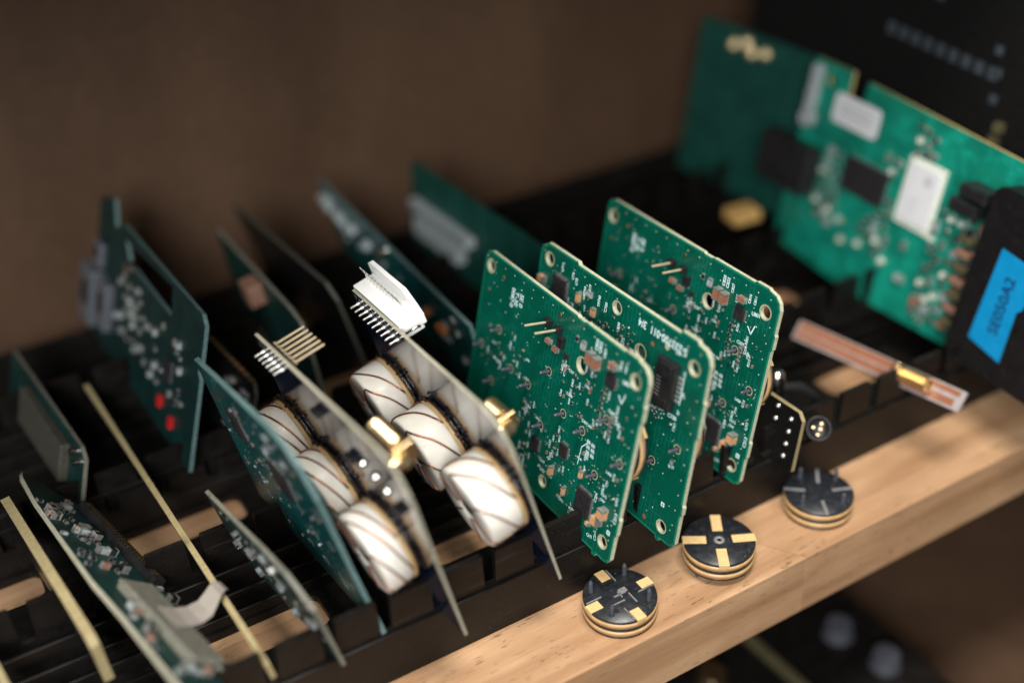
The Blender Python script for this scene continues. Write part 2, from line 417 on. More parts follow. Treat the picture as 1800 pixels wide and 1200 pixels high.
# unseen shelf board added above the view to keep ceiling light off the back
mb = MB(); mb.box((0, 14.7, 29.6), (150, 25.4, 2.76), bev=.07); us = mb.build('added_shade_board', M['wood'], None); tag(us, 'added wooden board out of view above the trays, blocking the ceiling light', 'shelf')
# ================================================================== trays
PITCH = 1.94
def wall_profile(x0, x1, zt, slots, zs, sw=0.5, z0=0.0):
    pts = [(x0, z0), (x0, zt)]
    for sx in slots:
        if sx-sw/2 > x0+.2 and sx+sw/2 < x1-.2:
            pts += [(sx-sw/2, zt), (sx-sw/2+0.04, zs), (sx+sw/2-0.04, zs), (sx+sw/2, zt)]
    pts += [(x1, zt), (x1, z0)]
    return pts
def tray_wall(root, name, y, th, x0, x1, zt, slots, zs, sw=0.5, z0=0.0):
    mb = MB(); T = Matrix(((0, 1, 0, 0), (1, 0, 0, 0), (0, 0, 1, 0), (0, 0, 0, 1)))   # (x,y,z)->(y,x,z)
    mb.plate(wall_profile(x0, x1, zt, slots, zs, sw, z0), y, y+th, (), 0, 0, T)
    return mb.build(name, M['tray'], root)
SL = [1.0+PITCH*k for k in range(-10, 24)]
def tray(label, y0, x0, x1, holesA, holesB, rear_h, sl):
    root = empty('circuit_board_tray', label, 'tray', (0, y0, 0), group='black slotted trays on the shelf')
    # floor with rounded windows through which the shelf shows
    mb = MB(); T = Matrix(((0, 0, 1, 0), (0, 1, 0, 0), (1, 0, 0, 0), (0, 0, 0, 1)))    # plate (x,y,z)->(z,y,x): outline (y, x), extruded in z
    hs = []
    for (a, b, c, d) in holesA+holesB:
        r = 0.35; pts = []
        for cy, cx, a0 in ((d-r, b-r, 0), (c+r, b-r, 90), (c+r, a+r, 180), (d-r, a+r, 270)):
            for k in range(5):
                an = radians(a0+90*k/4); pts.append((cy+r*cos(an), cx+r*sin(an)))
        hs.append((pts,))
    mb.plate([(0.35, x0), (11.95, x0), (11.95, x1), (0.35, x1)], 0.02, 0.32, hs, 0, 0, T)
    for yy, zz, w in ((5.1, 0.5, 0.12), (5.5, 1.0, 0.14), (5.9, 1.7, 0.14), (7.0, 1.2, 0.12), (7.7, 0.5, 0.12)):
        mb.box(((x0+x1)/2, yy, 0.32+zz/2), (x1-x0-0.4, w, zz), 0, bev=0.03)
    mb.build('floor', M['tray'], root)
    tray_wall(root, 'front_wall', 0.10, 0.22, x0, x1, 3.6 if y0 == 0 else 2.95, sl, 2.2 if y0 == 0 else 1.9)
    mb = MB(); mb.box(((x0+x1)/2, 0.05, 1.06), (x1-x0, 0.12, 2.12), bev=0.03); mb.build('front_skirt', M['tray'], root)
    tray_wall(root, 'middle_wall', 6.28, 0.22, x0, x1, 3.6, [x-.35 for x in sl], 2.05, .6)
    tray_wall(root, 'rear_wall', 11.96, 0.2, x0, x1, rear_h, sl if y0 == 0 else [], 1.4)
    for sx in (x0-0.002, x1+0.002-0.22):
        mb = MB(); mb.box((sx+0.11, 6.05, 1.5), (0.22, 11.4, 3.0), bev=0.03); mb.build('end_wall', M['tray'], root)
    return root
tray('front black slotted plastic tray, holding the near row of circuit boards', 0, -40, 29.5,
     [(-6.6, -1.7, 3.3, 4.95), (2.6, 6.0, 3.6, 4.95), (8, 13, 3.3, 4.95), (21.8, 24.5, 3.3, 4.95), (-16, -10, 3.3, 4.95)], [(-7.6, -2.2, 10.2, 11.8), (-16, -10.0, 10.2, 11.8), (2.5, 6, 10.2, 11.8), (22.8, 26.2, 10.0, 11.6)], 2.1, SL)
tray('rear black slotted plastic tray, behind the front one and below the brown wall', 12.35, -40, 29.5,
     [(0, 6, 1.2, 4.9)], [(2, 7, 8.8, 11.5)], 2.2, [x-.55 for x in SL])

# ================================================================== green boards
SURF = ('resistor', 'capacitor')
def green_outline(L, H, top=(), front=()):
    """rounded board with small snapped-off tab remains on the top and the front edge"""
    p = [(L-0.35, 0.0), (L, 0.35), (L, H-0.35)]
    p += [(L-0.1, H-0.1), (L-0.35, H)]
    for a, b, d in sorted(top, reverse=True): p += [(b+0.06, H), (b, H+d), (a, H+d), (a-0.1, H)]
    p += [(0.55, H), (0.3, H-0.06), (0.1, H-0.24), (0.0, H-0.5)]
    for a, b, d in sorted(front, reverse=True): p += [(0, b+0.08), (-d, b), (-d, a), (0, a-0.08)]
    p += [(0.0, 0.25), (0.12, 0.06), (0.3, 0.0)]
    p += [(0.75, 0.0), (0.80, -0.12), (0.95, -0.12), (1.0, 0.0)]
    return p
def silk_label(mb, v, w, ang, size=0.15, s=None):
    s = s or rnd.choice('CRCRLUQ')+str(rnd.randint(201, 829)); add_text(mb, s, v, w, size, ang, bold=0.004)
def scatter(root, silk, vias, n, box, kinds, avoid, lab=0.35, seed=1):
    rr = random.Random(seed); placed = list(avoid); k = 0; tries = 0
    while k < n and tries < 4000:
        tries += 1
        v = rr.uniform(box[0], box[1]); w = rr.uniform(box[2], box[3])
        kind, L, Wd, H, body = rr.choice(kinds)
        rad = L*0.62
        if any(math.hypot(v-a, w-b) < rad+c for a, b, c in placed): continue
        placed.append((v, w, rad)); k += 1
        rot = rr.choice((0, 0, pi/2, pi/2, 0.5, -0.7)) if rr.random() < 0.25 else rr.choice((0, pi/2))
        inst(kind, chip2(L, Wd, H, body), root, (0, v, w), (rot, 0, 0))
        if rr.random() < lab:
            silk_label(silk, v+rr.choice((-.2, .2)), w+rr.uniform(-.1, .1), rr.choice((pi/2, pi/2, 0, -pi/2)), rr.choice((.12, .15)),
                       rr.choice('CRCRL')+str(rr.randint(201, 829)))
    return placed
SMALL = [('resistor', 0.115, 0.06, 0.045, 'black')]*4+[('capacitor', 0.115, 0.06, 0.06, 'brown_cap')]*2+[('resistor', 0.10, 0.05, 0.04, 'black'), ('capacitor', 0.115, 0.06, 0.06, 'frost')]

def slip_disc(parent, loc, rot, pins=True, tabmat='tan_tab', tabs=(0, 90, 180, 270), ptype='body', pin_dir=1, pin_angs=(45, 135, 225, 315), hole_angs=(45, 135, 225, 315), cross=True, rib_mat='grey_mark', tabw=0.38, pin_r=1.02, tlen=.5, ph=.5):
    """stacked disc: dark slices and tan bands, tabs over the rim, four pins. Axis z, base at 0, 0.8 high"""
    mb = MB()
    prof = [(0.0, 0.0), (1.27, 0.0), (1.30, 0.03), (1.30, 0.11), (1.25, 0.12), (1.25, 0.31), (1.29, 0.32), (1.29, 0.47), (1.25, 0.48), (1.25, 0.68), (1.30, 0.69), (1.30, 0.78), (1.28, 0.80), (0.0, 0.80)]
    mb.lathe(prof, 'z', 56)
    body = mb.build(ptype, M['disc'], parent, loc, rot)
    for a, b in ((0.122, 0.308), (0.482, 0.678)):
        m2 = MB(); m2.lathe([(1.2, a), (1.315, a), (1.315, b), (1.2, b), (1.2, a)], 'z', 56); m2.build('band', M['tan'], body)
    if True:
        for a in tabs:
            m2 = MB(); T = Matrix.Rotation(radians(a), 4, 'Z')
            m2.box((1.32-tlen/2, 0, 0.806), (tlen, tabw, 0.03), 0, T, bev=0.008)
            if tabw > .2: m2.box((1.312, 0, 0.745), (0.03, tabw, 0.13), 0, T, bev=0.006)
            m2.build('tab', M[tabmat], body)
    m3 = MB()
    for a in hole_angs:
        m3.cyl((0.78*cos(radians(a)), 0.78*sin(radians(a)), 0.790), (0.78*cos(radians(a)), 0.78*sin(radians(a)), 0.803), 0.11, seg=14)
    m3.build('pin_hole', M['slot'], body)
    if pins:
        for a in pin_angs:
            c, s_ = pin_r*cos(radians(a)), pin_r*sin(radians(a)); m4 = MB()
            if pin_dir > 0: m4.cyl((c, s_, 0.78), (c, s_, .8+ph-.08), 0.095, 0.08, 12); m4.cyl((c, s_, .8+ph-.08), (c, s_, .8+ph), 0.08, 0.04, 12)
            else: m4.cyl((c, s_, 0.02), (c, s_, -0.30), 0.085, 0.06, 12)
            m4.build('pin', M['pin_grey'], body)
    return body

def green_board(label, O, lean, yaw, L, H, variant, group):
    top = [(0.7, 1.3, 0.06), (3.6, 4.0, -0.04)] if variant != 2 else [(0.75, 1.5, 0.11), (7.2, 9.0, 0.10)]
    front = [(5.75, 6.25, 0.05), (1.3, 1.9, 0.05)]
    if variant == 2: front = [(4.6, 5.9, 0.05), (1.5, 1.8, 0.05)]; 
    if variant == 2: hl = [(9.08-.25, 7.27, .24), (4.78, 7.15, .22), (3.27, 6.16, .27), (0.68, 6.88, .24), (0.78, 0.5, .22), (8.8, .6, .24)]
    else: hl = [(L-0.42, 7.05, .24), (3.36, 6.06, .27), (0.62, 6.9, .24), (0.56, 0.64, .22), (L-0.5, 0.6, .24), (4.3, .75, .2)]
    root = board('circuit_board', label, O, lean, yaw, green_outline(L, H, top, front), 'green', 'fr4', hl, group=group)
    silk = MB(); vias = MB()
    ol = green_outline(L, H, top, front); eb = MB(); n_ = len(ol)
    for i in range(n_):                                  # paler border where the copper stops short of the edge
        (a, b), (c, d) = ol[i], ol[(i+1) % n_]; LL = math.hypot(c-a, d-b)
        if LL < 1e-4: continue
        ux, uy = -(d-b)/LL*.045, (c-a)/LL*.045
        seg_line(eb, [(a+ux, b+uy), (c+ux, d+uy)], .075, -0.0025)
    eb.build('border', M['edge_band'], root)
    for h in hl: q = MB(); ring(q, 0, 0, h[2], h[2]+0.05, -0.003); q.build('hole_rim', M['hole_rim'], root, (0, h[0], h[1]))
    if variant != 2:
        add_text(silk, 'T-3E', 7.62, 6.55, 0.30, -pi/2, bold=0.008)
        add_text(silk, '0087-0', 7.88, 6.50, 0.27, -pi/2, bold=0.008); add_text(silk, 'SE 0', 7.32, 6.62, 0.30, -pi/2, bold=0.008)
        dot(vias, L-1.35, 7.0, 0.07, -0.004, 1, 12); dot(vias, L-0.5, 6.15, 0.07, -0.004, 1, 4)
        g = MB(); g.cyl((0.02, 0, 0), (-0.02, 0, 0), 0.085, seg=14); g.build('test_point', M['gold'], root, (0, 4.99, 7.2))
        # two bare header pins on black blocks
        for v, w in ((5.42, 6.72), (4.80, 6.72)):
            pb = MB(); pb.box((-0.13, 0, 0), (0.24, 0.30, 0.26), 0, bev=0.03); h = pb.build('header', M['black'], root, (0, v, w))
            pp = MB(); pp.box((-0.62, 0, 0), (0.98, 0.065, 0.065), 0, bev=0.012); pp.build('pin', M['pale_gold'], h)
        pb = MB(); pb.box((-0.11, 0, 0), (0.2, 0.26, 0.40), 0, bev=0.02); pb.build('header', M['black'], root, (0, 4.52, 6.36))
        inst('capacitor', chip2(0.30, 0.17, 0.13, 'brown_cap'), root, (0, 5.30, 6.02)); inst('capacitor', chip2(0.30, 0.17, 0.13, 'brown_cap'), root, (0, 4.85, 5.92))
        inst('resistor', chip2(0.22, 0.12, 0.06, 'black'), root, (0, 3.82, 6.85), (pi/2, 0, 0)); inst('capacitor', chip2(0.32, 0.2, 0.10, 'frost'), root, (0, 3.42, 6.78), (pi/2, 0, 0))
        chip(root, 4.2, 5.97, 0.22, 0.2, 0.08, 0, 0)
        for v, w in ((2.90, 6.60), (2.55, 6.57)): inst('capacitor', chip2(0.46, 0.27, 0.24, 'brown_cap'), root, (0, v, w), (pi/2, 0, 0))
        inst('capacitor', chip2(0.34, 0.22, 0.18, 'brown_cap'), root, (0, 1.72, 6.90), (0, 0, 0))
        chip(root, 1.72, 6.36, 0.46, 0.50, 0.10, 0, 5)
        for i, s_ in enumerate(('C820', 'C822')): add_text(silk, s_, 2.78-i*.2, 7.15, 0.19, pi/2, bold=0.006)
        for i, s_ in enumerate(('C827', 'L801', 'C810', 'C811')): add_text(silk, s_, (2.3, 2.02, 1.42, 1.16)[i], (7.06, 6.8, 7.05, 7.1)[i], 0.16, pi/2, bold=0.005)
        seg_line(silk, [(1.25, 6.05), (1.05, 5.85), (0.94, 6.2)], 0.05); add_text(silk, 'U801', 1.0, 6.62, 0.2, 0.15, bold=0.006)
        for v, w, s_ in ((1.15, 5.55, 'R201'), (1.42, 5.30, 'C202')): add_text(silk, s_, v, w, 0.17, pi/2 if s_[0] == 'R' else 0, bold=0.004)
        for i in range(5): inst('resistor', chip2(0.15, 0.08, 0.045, 'solder'), root, (0, 1.35, 5.15-i*.17))
        # zig-zag of small parts
        for i in range(6): inst('resistor', chip2(0.15, 0.08, 0.05, 'black'), root, (0, 2.02-0.03*(i % 2), 5.75-i*.19), (0.3*(-1)**i, 0, 0))
        chip(root, 5.05, 1.95, 0.42, 0.55, 0.10, 0, 6); chip(root, 3.40, 2.62, 0.40, 0.52, 0.10, 3, 6)
        chip(root, 1.86, 1.42, 0.78, 0.92, 0.12, 12, 14)
        inst('capacitor', chip2(0.42, 0.30, 0.28, 'ceramic'), root, (0, 0.72, 1.72), (pi/2, 0, 0)); inst('capacitor', chip2(0.42, 0.30, 0.26, 'ceramic'), root, (0, 0.98, 1.28), (0, 0, 0))
        inst('capacitor', chip2(0.22, 0.14, 0.12, 'ceramic'), root, (0, 1.42, 0.84))
        inst('capacitor', chip2(0.40, 0.13, 0.20, 'ceramic'), root, (0, 3.84, 1.52), (pi/2, 0, 0)); inst('capacitor', chip2(0.38, 0.1, 0.14, 'ceramic'), root, (0, 2.99, 1.18), (pi/2, 0, 0)); inst('capacitor', chip2(0.3, 0.12, 0.14, 'ceramic'), root, (0, 2.25, 2.35), (pi/2, 0, 0))
        seg_line(silk, [(2.59, 2.57), (2.55, 3.29), (2.29, 3.59)], 0.035)
        for i in range(3):
            for j in range(2): add_text(silk, '8B', 1.98-i*.02+0.26*j, 3.66-i*.2, 0.19, 0, bold=0.004)
        add_text(silk, 'C5x2', 0.98, 0.62, 0.17, pi*.5+.3, bold=0.004); add_text(silk, 'C213', 0.17, 1.86, 0.20, pi/2, bold=0.006)
        add_text(silk, 'CN1', 1.25, 0.42, 0.17, 0.2, bold=0.004); add_text(silk, 'C204', 1.32, 1.98, 0.17, pi/2, bold=0.004); add_text(silk, 'R212', .95, 2.3, .15, 0.1, bold=.004)
        silk.box((-0.004, 0.36, 1.16), (0.002, 0.17, 0.17)); dot(vias, 0.36, 1.16, 0.045, -0.0065, 1)
        studs = [(1.6, 4.93), (0.54, 3.82), (1.62, 2.72), (2.69, 3.85), (3.85, 3.88), (4.98, 2.75), (5.05, 4.93), (6.1, 3.82), (7.3, 3.85), (8.4, 2.75), (8.4, 4.93), (9.4, 3.85)]
        discs = [(1.62, 3.83), (4.98, 3.84), (8.40, 3.84)]
        avoid = [(a, b, .22) for a, b in studs]+[(h[0], h[1], h[2]+.1) for h in hl]+[(5.1, 6.7, .5), (4.8, 6.2, .4), (2.7, 6.6, .45), (1.72, 6.5, .5), (3.6, 6.8, .4), (5.05, 1.95, .45), (3.4, 2.62, .45), (1.86, 1.42, .75), (.8, 1.5, .45), (7.6, 6.5, .8), (2.02, 5.3, .3)]
        av = scatter(root, silk, vias, 42, (1.2, 6.2, 0.7, 3.3), SMALL, avoid, 0.85, 11)
        av = scatter(root, silk, vias, 30, (1.4, 4.4, 4.2, 6.4), SMALL, av, 0.85, 12)
        av = scatter(root, silk, vias, 14, (6.0, 9.4, 3.3, 5.2), SMALL, av, 0.85, 13)
        av = scatter(root, silk, vias, 6, (0.3, 1.2, 2.0, 3.3), SMALL, av, 0.85, 15)
        av = scatter(root, silk, vias, 6, (0.4, 1.4, 4.6, 5.6), SMALL, av, 0.85, 16)
    else:
        add_text(silk, 'S-233700-011  3/4', 2.36, 7.22, 0.335, pi, bold=0.008, hs=1.2)
        add_text(silk, 'U700', 1.48, 7.02, 0.13, 0.1, bold=0.003)
        studs = [(0.73, 3.74), (1.80, 2.65), (1.8, 4.85), (2.9, 3.75)]
        discs = [(1.80, 3.75), (5.2, 3.8)]
        silk.box((-0.004, 0.9, 1.36), (0.002, 0.17, 0.17)); dot(vias, 0.9, 1.36, 0.045, -0.0065, 1); dot(vias, 1.67, 0.35, 0.1, -0.004, 1, 14)
        # big black board-to-board connector
        cb = MB(); cb.box((-0.15, 0, 0), (0.28, 0.90, 1.75), 0, bev=0.04); cb.box((-0.30, -0.05, 0.55), (0.12, 0.60, 0.5), 0, bev=0.04); cb.box((-0.28, 0.0, -0.65), (0.08, 0.60, 0.3), 0, bev=0.02)
        cn = cb.build('connector', M['black'], root, (0, 1.68, 5.82))
        lb = MB()
        for i in range(6):
            lb.box((-0.03, -0.52, 0.42-i*0.17), (0.06, 0.18, 0.10), bev=0.02); lb.box((-0.02, 0.50, 0.42-i*0.17), (0.04, 0.16, 0.09), bev=0.01)
            lb.box((-0.30, 0.22, 0.20-i*0.13), (0.02, 0.22, 0.03)); 
        lb.build('leads', M['solder'], cn)
        seg_line(silk, [(1.03, 6.35), (1.03, 5.32)], 0.04); add_text(silk, 'P1', 1.02, 6.5, 0.17, pi/2, bold=0.004); add_text(silk, '7P', 0.9, 5.72, 0.2, pi/2, bold=.004)
        add_text(silk, 'C730', 1.25, 4.72, 0.2, 0.1, bold=0.005); add_text(silk, 'R7', 1.0, 5.02, 0.15, pi/2, bold=0.004)
        chip(root, 8.0, 6.5, 0.72, 0.72, 0.12, 8, 8)
        fr = MB(); seg_line(fr, [(8.4, 6.98), (7.5, 6.98), (7.5, 6.1)], 0.06, -0.03); fr.build('metal_frame', M['grey_part'], root)
        inst('capacitor', chip2(0.36, 0.26, 0.22, 'ceramic'), root, (0, 9.05, 6.4)); inst('capacitor', chip2(0.42, 0.14, 0.18, 'ceramic'), root, (0, 6.82, 6.62), (pi/2, 0, 0))
        inst('capacitor', chip2(0.34, 0.22, 0.12, 'ceramic'), root, (0, 5.95, 6.42), (pi/2, 0, 0)); inst('capacitor', chip2(0.22, 0.13, 0.1, 'frost'), root, (0, 6.35, 7.0), (pi/2, 0, 0)); inst('capacitor', chip2(0.22, 0.13, 0.1, 'frost'), root, (0, 6.2, 6.98), (pi/2, 0, 0))
        for v, w, s_ in ((7.35, 7.22, 'C74'), (7.12, 7.1, 'C75'), (8.0, 7.3, 'U711'), (6.6, 6.95, 'C744'), (6.34, 7.2, 'R19'), (5.75, 6.95, 'TP740'), (5.35, 6.9, 'C720'), (4.55, 6.5, 'C430'), (4.2, 6.1, 'Q12')):
            add_text(silk, s_, v, w, 0.17, pi/2, bold=0.006)
        dot(vias, 2.05, 6.98, .11, -.004, 2, 14); dot(vias, 2.75, 6.75, .09, -.004, 1, 14)
        for p in ((1.65, 4.62), (1.78, 4.55), (1.9, 4.66), (1.7, 4.42), (1.85, 4.35), (2.0, 4.5), (2.1, 4.38)): dot(silk, p[0], p[1], .03)
        avoid = [(a, b, .22) for a, b in studs]+[(h[0], h[1], h[2]+.12) for h in hl]+[(1.68, 5.82, 1.0), (8, 6.5, .65), (9.05, 6.4, .3), (6.8, 6.6, .3), (5.95, 6.4, .25)]
        av = scatter(root, silk, vias, 50, (3.7, 7.4, 5.2, 6.75), SMALL, avoid, 0.4, 21)
        av = scatter(root, silk, vias, 8, (8.2, 9.3, 5.6, 7.0), SMALL, av, 0.3, 22)
        av = scatter(root, silk, vias, 7, (0.9, 2.6, 4.0, 4.9), SMALL, av, 0.5, 23)
        inst('resistor', chip2(0.17, 0.1, 0.06, 'frost'), root, (0, 0.85, 3.15), (pi/2, 0, 0)); add_text(silk, 'R19', 0.85, 2.95, 0.17, 0.3, bold=.005)
    # vias: rows along the edges and a loose grid
    rr = random.Random(variant)
    def viaok(v, w): return all(math.hypot(v-h[0], w-h[1]) > h[2]+.1 for h in hl)
    for k in range(int(L/0.62)):
        v = 0.5+k*0.62; 
        if viaok(v, H-0.28): dot(vias, v, H-0.28, 0.026)
    for k in range(10):
        if viaok(0.28, 0.9+k*.62): dot(vias, 0.28, 0.9+k*.62, 0.026)
    for k in range(170 if variant != 2 else 90):
        v, w = rr.uniform(0.3, L-.5), rr.uniform(0.4, H-.5)
        if viaok(v, w) and not (v > 6 and w < 3): dot(vias, v, w, 0.018+rr.random()*.012)
    for k in range(26 if variant != 2 else 12):          # via fences round the studs
        cx, cy = rr.choice(studs[:4]); a = rr.random()*6.28; dot(vias, cx+.33*cos(a), cy+.33*sin(a), 0.018)
    silk.build('silkscreen', M['silk'], root); vias.build('vias', [M['via'], M['brown_face'], M['hole_rim']], root)
    for (a, b) in studs:
        sb = MB(); sb.cyl((0.05, 0, 0), (-0.36, 0, 0), 0.078, 0.068, 12); sb.cyl((-0.36, 0, 0), (-0.40, 0, 0), 0.068, 0.045, 12)
        sb.build('stud', M['pin_grey'], root, (0, a, b))
        sl = MB(); dot(sl, 0, 0, 0.14, -0.0045, 0, 14); ring(sl, 0, 0, .14, .175, -0.0045, 1, 16); sl.build('stud_hole', [M['slot'], M['hole_rim']], root, (0, a, b))
    for (a, b) in discs:
        slip_disc(root, (0.20, a, b), (0, pi/2, 0), pins=False, ptype='banded_disc', tabs=(45, 135, 225, 315))
    return root
GG = 'green circuit boards standing in the front tray'
green_board('green circuit board with bare header pins, directly right of the white coils', (6.736, -1.368, 2.2), 0.221, 0.025, 9.92, 7.62, 1, GG)
green_board('middle green circuit board marked S-233700-011 3/4 along its top edge', (9.042, -1.959, 2.2), 0.173, 0.051, 9.41, 7.75, 2, GG)
green_board('green circuit board with bare header pins, right of the board marked S-233700-011', (13.027, -0.615, 2.2), 0.184, 0.041, 9.69, 7.72, 3, GG)

# ================================================================== coil boards
def toroid(root, v, w, r, l, gap, hang, seed=0, turns=6, twist=1.35):
    rr = random.Random(seed)
    x1 = -gap; x0 = -gap-l; ri = r*0.24
    mb = MB(); c = 0.10
    mb.lathe([(ri, x1), (r-c*.5, x1), (r, x1-c), (r, x0+c), (r-c*.35, x0+c*.35), (r-c, x0), (ri+.05, x0), (ri, x0+.05), (ri, x1)], 'x', 64)
    core = mb.build('coil_core', M['nylon'], root, (0, v, w))
    hb = MB(); hb.cyl((x0+0.04, 0, 0), (x1-.02, 0, 0), ri*0.98, seg=24); hb.build('core_hole', M['slot'], core)
    k = MB(); k.lathe([(r*.6, x1), (r*1.01, x1), (r*1.01, x1+.13), (r*.6, x1+.13), (r*.6, x1)], 'x', 48); k.build('base_ring', M['kapton'], core)
    for i in range(turns):
        a0 = radians(hang)+2*pi*i/turns+rr.uniform(-.08, .08); tw = twist+rr.uniform(-.15, .15); pts = []
        for q in range(4): f = q/3; pts.append((x0-.03, (ri+.04+(r-.14-ri)*f)*cos(a0), (ri+.04+(r-.14-ri)*f)*sin(a0)))
        pts.append((x0+.03, (r+.0)*cos(a0), (r+.0)*sin(a0)))
        for q in range(1, 16):
            f = q/15; a = a0+tw*f+.05*sin(f*7+i); pts.append((x0+.03+(l-.06)*f, (r+.03)*cos(a), (r+.03)*sin(a)))
        a = a0+tw; pts.append((x1+.03, (r-.05)*cos(a), (r-.05)*sin(a)))
        wb = MB(); wb.tube(pts, 0.033, 8); wb.build('winding', M['copper'], core)
    return core
def sma(root, loc, rot, name='coaxial_connector', L=1.0):
    """threaded gold coaxial jack, axis +z"""
    mb = MB(); mb.box((0, 0, 0.08), (0.62, 0.62, 0.16), bev=0.03)
    prof = [(0.0, 0.16), (0.27, 0.16), (0.27, 0.28)]
    n = 9; z = 0.28
    for i in range(n): prof += [(0.315, z+.02), (0.315, z+.05), (0.28, z+.07)]; z += L*.085
    prof += [(0.31, z), (0.31, z+.08), (0.21, z+.09), (0.21, z-.2), (0, z-.2)]
    mb.lathe(prof, 'z', 32, smooth=False)
    o = mb.build(name, M['gold'], root, loc, rot)
    p = MB(); p.cyl((0, 0, z-.3), (0, 0, z), 0.05, seg=10); p.build('centre_pin', M['gold'], o)
    return o
def coil_board(label, O, lean, yaw, L, H, coils, gap, group, npins, pv0, pv1, pw, twist=1.35):
    out = [(L, 0), (L, H-.1), (L-.1, H), (1.2, H), (0.7, H-.15), (0.25, H-.65), (0.05, H-1.2), (0, H-1.8), (0, 0)]
    root = board('coil_board', label, O, lean, yaw, out, 'navy', 'fr4_coil', group=group, th=0.11, cat='coil board')
    for i, (v, w, r, l) in enumerate(coils):
        toroid(root, v, w, r, l, gap, 20+i*17, i, twist=twist)
        g = MB(); rr = random.Random(i)                       # uneven bead of dark glue between coil and board
        pts = []
        for k in range(40):
            a = radians(20+k*4.4); q = r*(0.93+rr.uniform(-.025, .035)); pts.append((-gap*.28+rr.uniform(-.03, .03), v+q*cos(a), w+q*sin(a)))
        g.tube(pts, gap*.25, 7)
        for k in range(30):
            a = radians(30+rr.random()*150); q = r*rr.uniform(.96, 1.10); s_ = rr.uniform(.03, .09)
            g.box((-gap*.4+rr.uniform(-.1, .1), v+q*cos(a), w+q*sin(a)), (s_, s_*1.5, s_), bev=s_*.3)
        g.build('glue_bead', M['glue'], root)
    for i in range(npins):
        v = pv0+(pv1-pv0)*i/(npins-1)
        mb = MB(); mb.cyl((0, 0, 0), (-0.10, 0, 0), 0.085, 0.055, 10); mb.cyl((-0.08, 0, 0), (-0.34, 0, 0), 0.045, 0.04, 8)
        mb.build('solder_pin', M['solder'], root, (0, v, pw))
        mb = MB(); dot(mb, 0, 0, 0.09, -0.004, 0, 12); mb.build('solder_pad', M['solder'], root, (0, v, pw+.32))
    return root
CG = 'navy boards carrying three white coils each'
c1 = coil_board('navy board with three white coils and a row of bare gold header pins', (1.106, -1.426, 2.2), -0.214, 0.096, 9.04, 8.0,
                [(2.80, 2.85, 1.50, 0.95), (5.98, 3.15, 1.46, 0.85), (8.55, 3.67, 1.40, 0.8)], 0.3, CG, 6, 8.75, 7.4, 7.35, 1.9)
c2 = coil_board('navy board with three white coils and a white plastic plug on top', (4.991, -0.996, 2.2), -0.249, 0.046, 9.88, 7.65,
                [(1.62, 3.80, 1.50, 1.25), (5.26, 3.50, 1.48, 1.2), (8.72, 3.42, 1.45, 1.15)], 0.3, CG, 10, 9.65, 6.75, 7.1)
for root, yy in ((c1, 0.45), (c2, 1.6)):
    o = sma(root, (.85, 1.4, 6.85) if root is c1 else (.80, 1.55, 6.0), (-pi/2, 0, 0), L=1.35 if root is c1 else 1.0); o.scale = (1.25,)*3 if root is c1 else (1.05,)*3; p = MB(); p.cyl((.1, 0, 0), (.7, 0, 0), .2, .2, 16); p.lathe([(0, .55), (.3, .55), (.34, .62), (.34, .85), (.28, .92), (0, .92)], 'x', 6, smooth=False); p.build('jack_mount', M['gold'], root, (0, 1.45 if root is c1 else 1.6, 6.75 if root is c1 else 5.9))
for v, w in ((3.02, 6.03), (2.31, 5.93), (1.75, 5.72)):
    mb = MB(); mb.lathe([(0, -.2), (.09, -.17), (.15, -.1), (.18, 0)], 'x', 14); mb.build('solder_blob', M['steel'], c1, (0, v, w))
for v, w in ((3.68, 5.9), (1.06, 5.5), (5.2, 6.9)):
    mb = MB(); mb.box((-.12, 0, 0), (.24, .5, .2), bev=.04); mb.build('clip', M['black'], c1, (0, v, w))
# header pins on coil board 1 (+X side)
hd = MB(); hd.box((0.28, 8.05, 7.35), (0.24, 1.75, 0.24), bev=0.02); hd = hd.build('pin_header', M['black'], c1)
for i in range(6):
    v = 8.75-1.4*i/5
    mb = MB(); mb.box((0.35, 0, 0), (0.10, 0.13, 0.13), 0); mb.box((0.95, 0, 0), (1.1, 0.065, 0.065), 0, bev=0.012); mb.build('pin', M['pale_gold'], hd, (0.1, v, 7.35))
# white plug on coil board 2
wp = MB()
prof = [(9.75, 0), (6.55, 0), (6.35, 0.35), (6.35, 0.9), (6.6, 1.35), (7.2, 2.1), (9.55, 2.1), (9.75, 1.9)]
wp.box((0.62, 8.05, 6.95), (0.90, 3.3, 0.75), bev=0.04)
T = Matrix.Identity(4)
wp.plate([(v, 6.6+z*0.62) for v, z in prof], 1.02, 1.18, (), 0, 0)
wp.box((0.62, 6.5, 6.9), (0.9, 0.25, 0.6), bev=.05)
wpo = wp.build('white_plug', M['white_plastic'], c2, (0, .35, .30))
for i in range(12):
    v = 9.5-2.6*i/11; mb = MB(); mb.tube([(0.70, v, 7.2), (0.72, v, 7.6), (0.62, v+.05, 7.95)], 0.028, 8); mb.build('contact', M['steel'], wpo)
mb = MB(); mb.tube([(0.3, 6.2, 7.0), (0.45, 6.0, 7.15), (0.75, 5.95, 7.15), (0.8, 6.1, 7.0)], 0.05, 8); mb.build('latch', M['steel'], wpo)

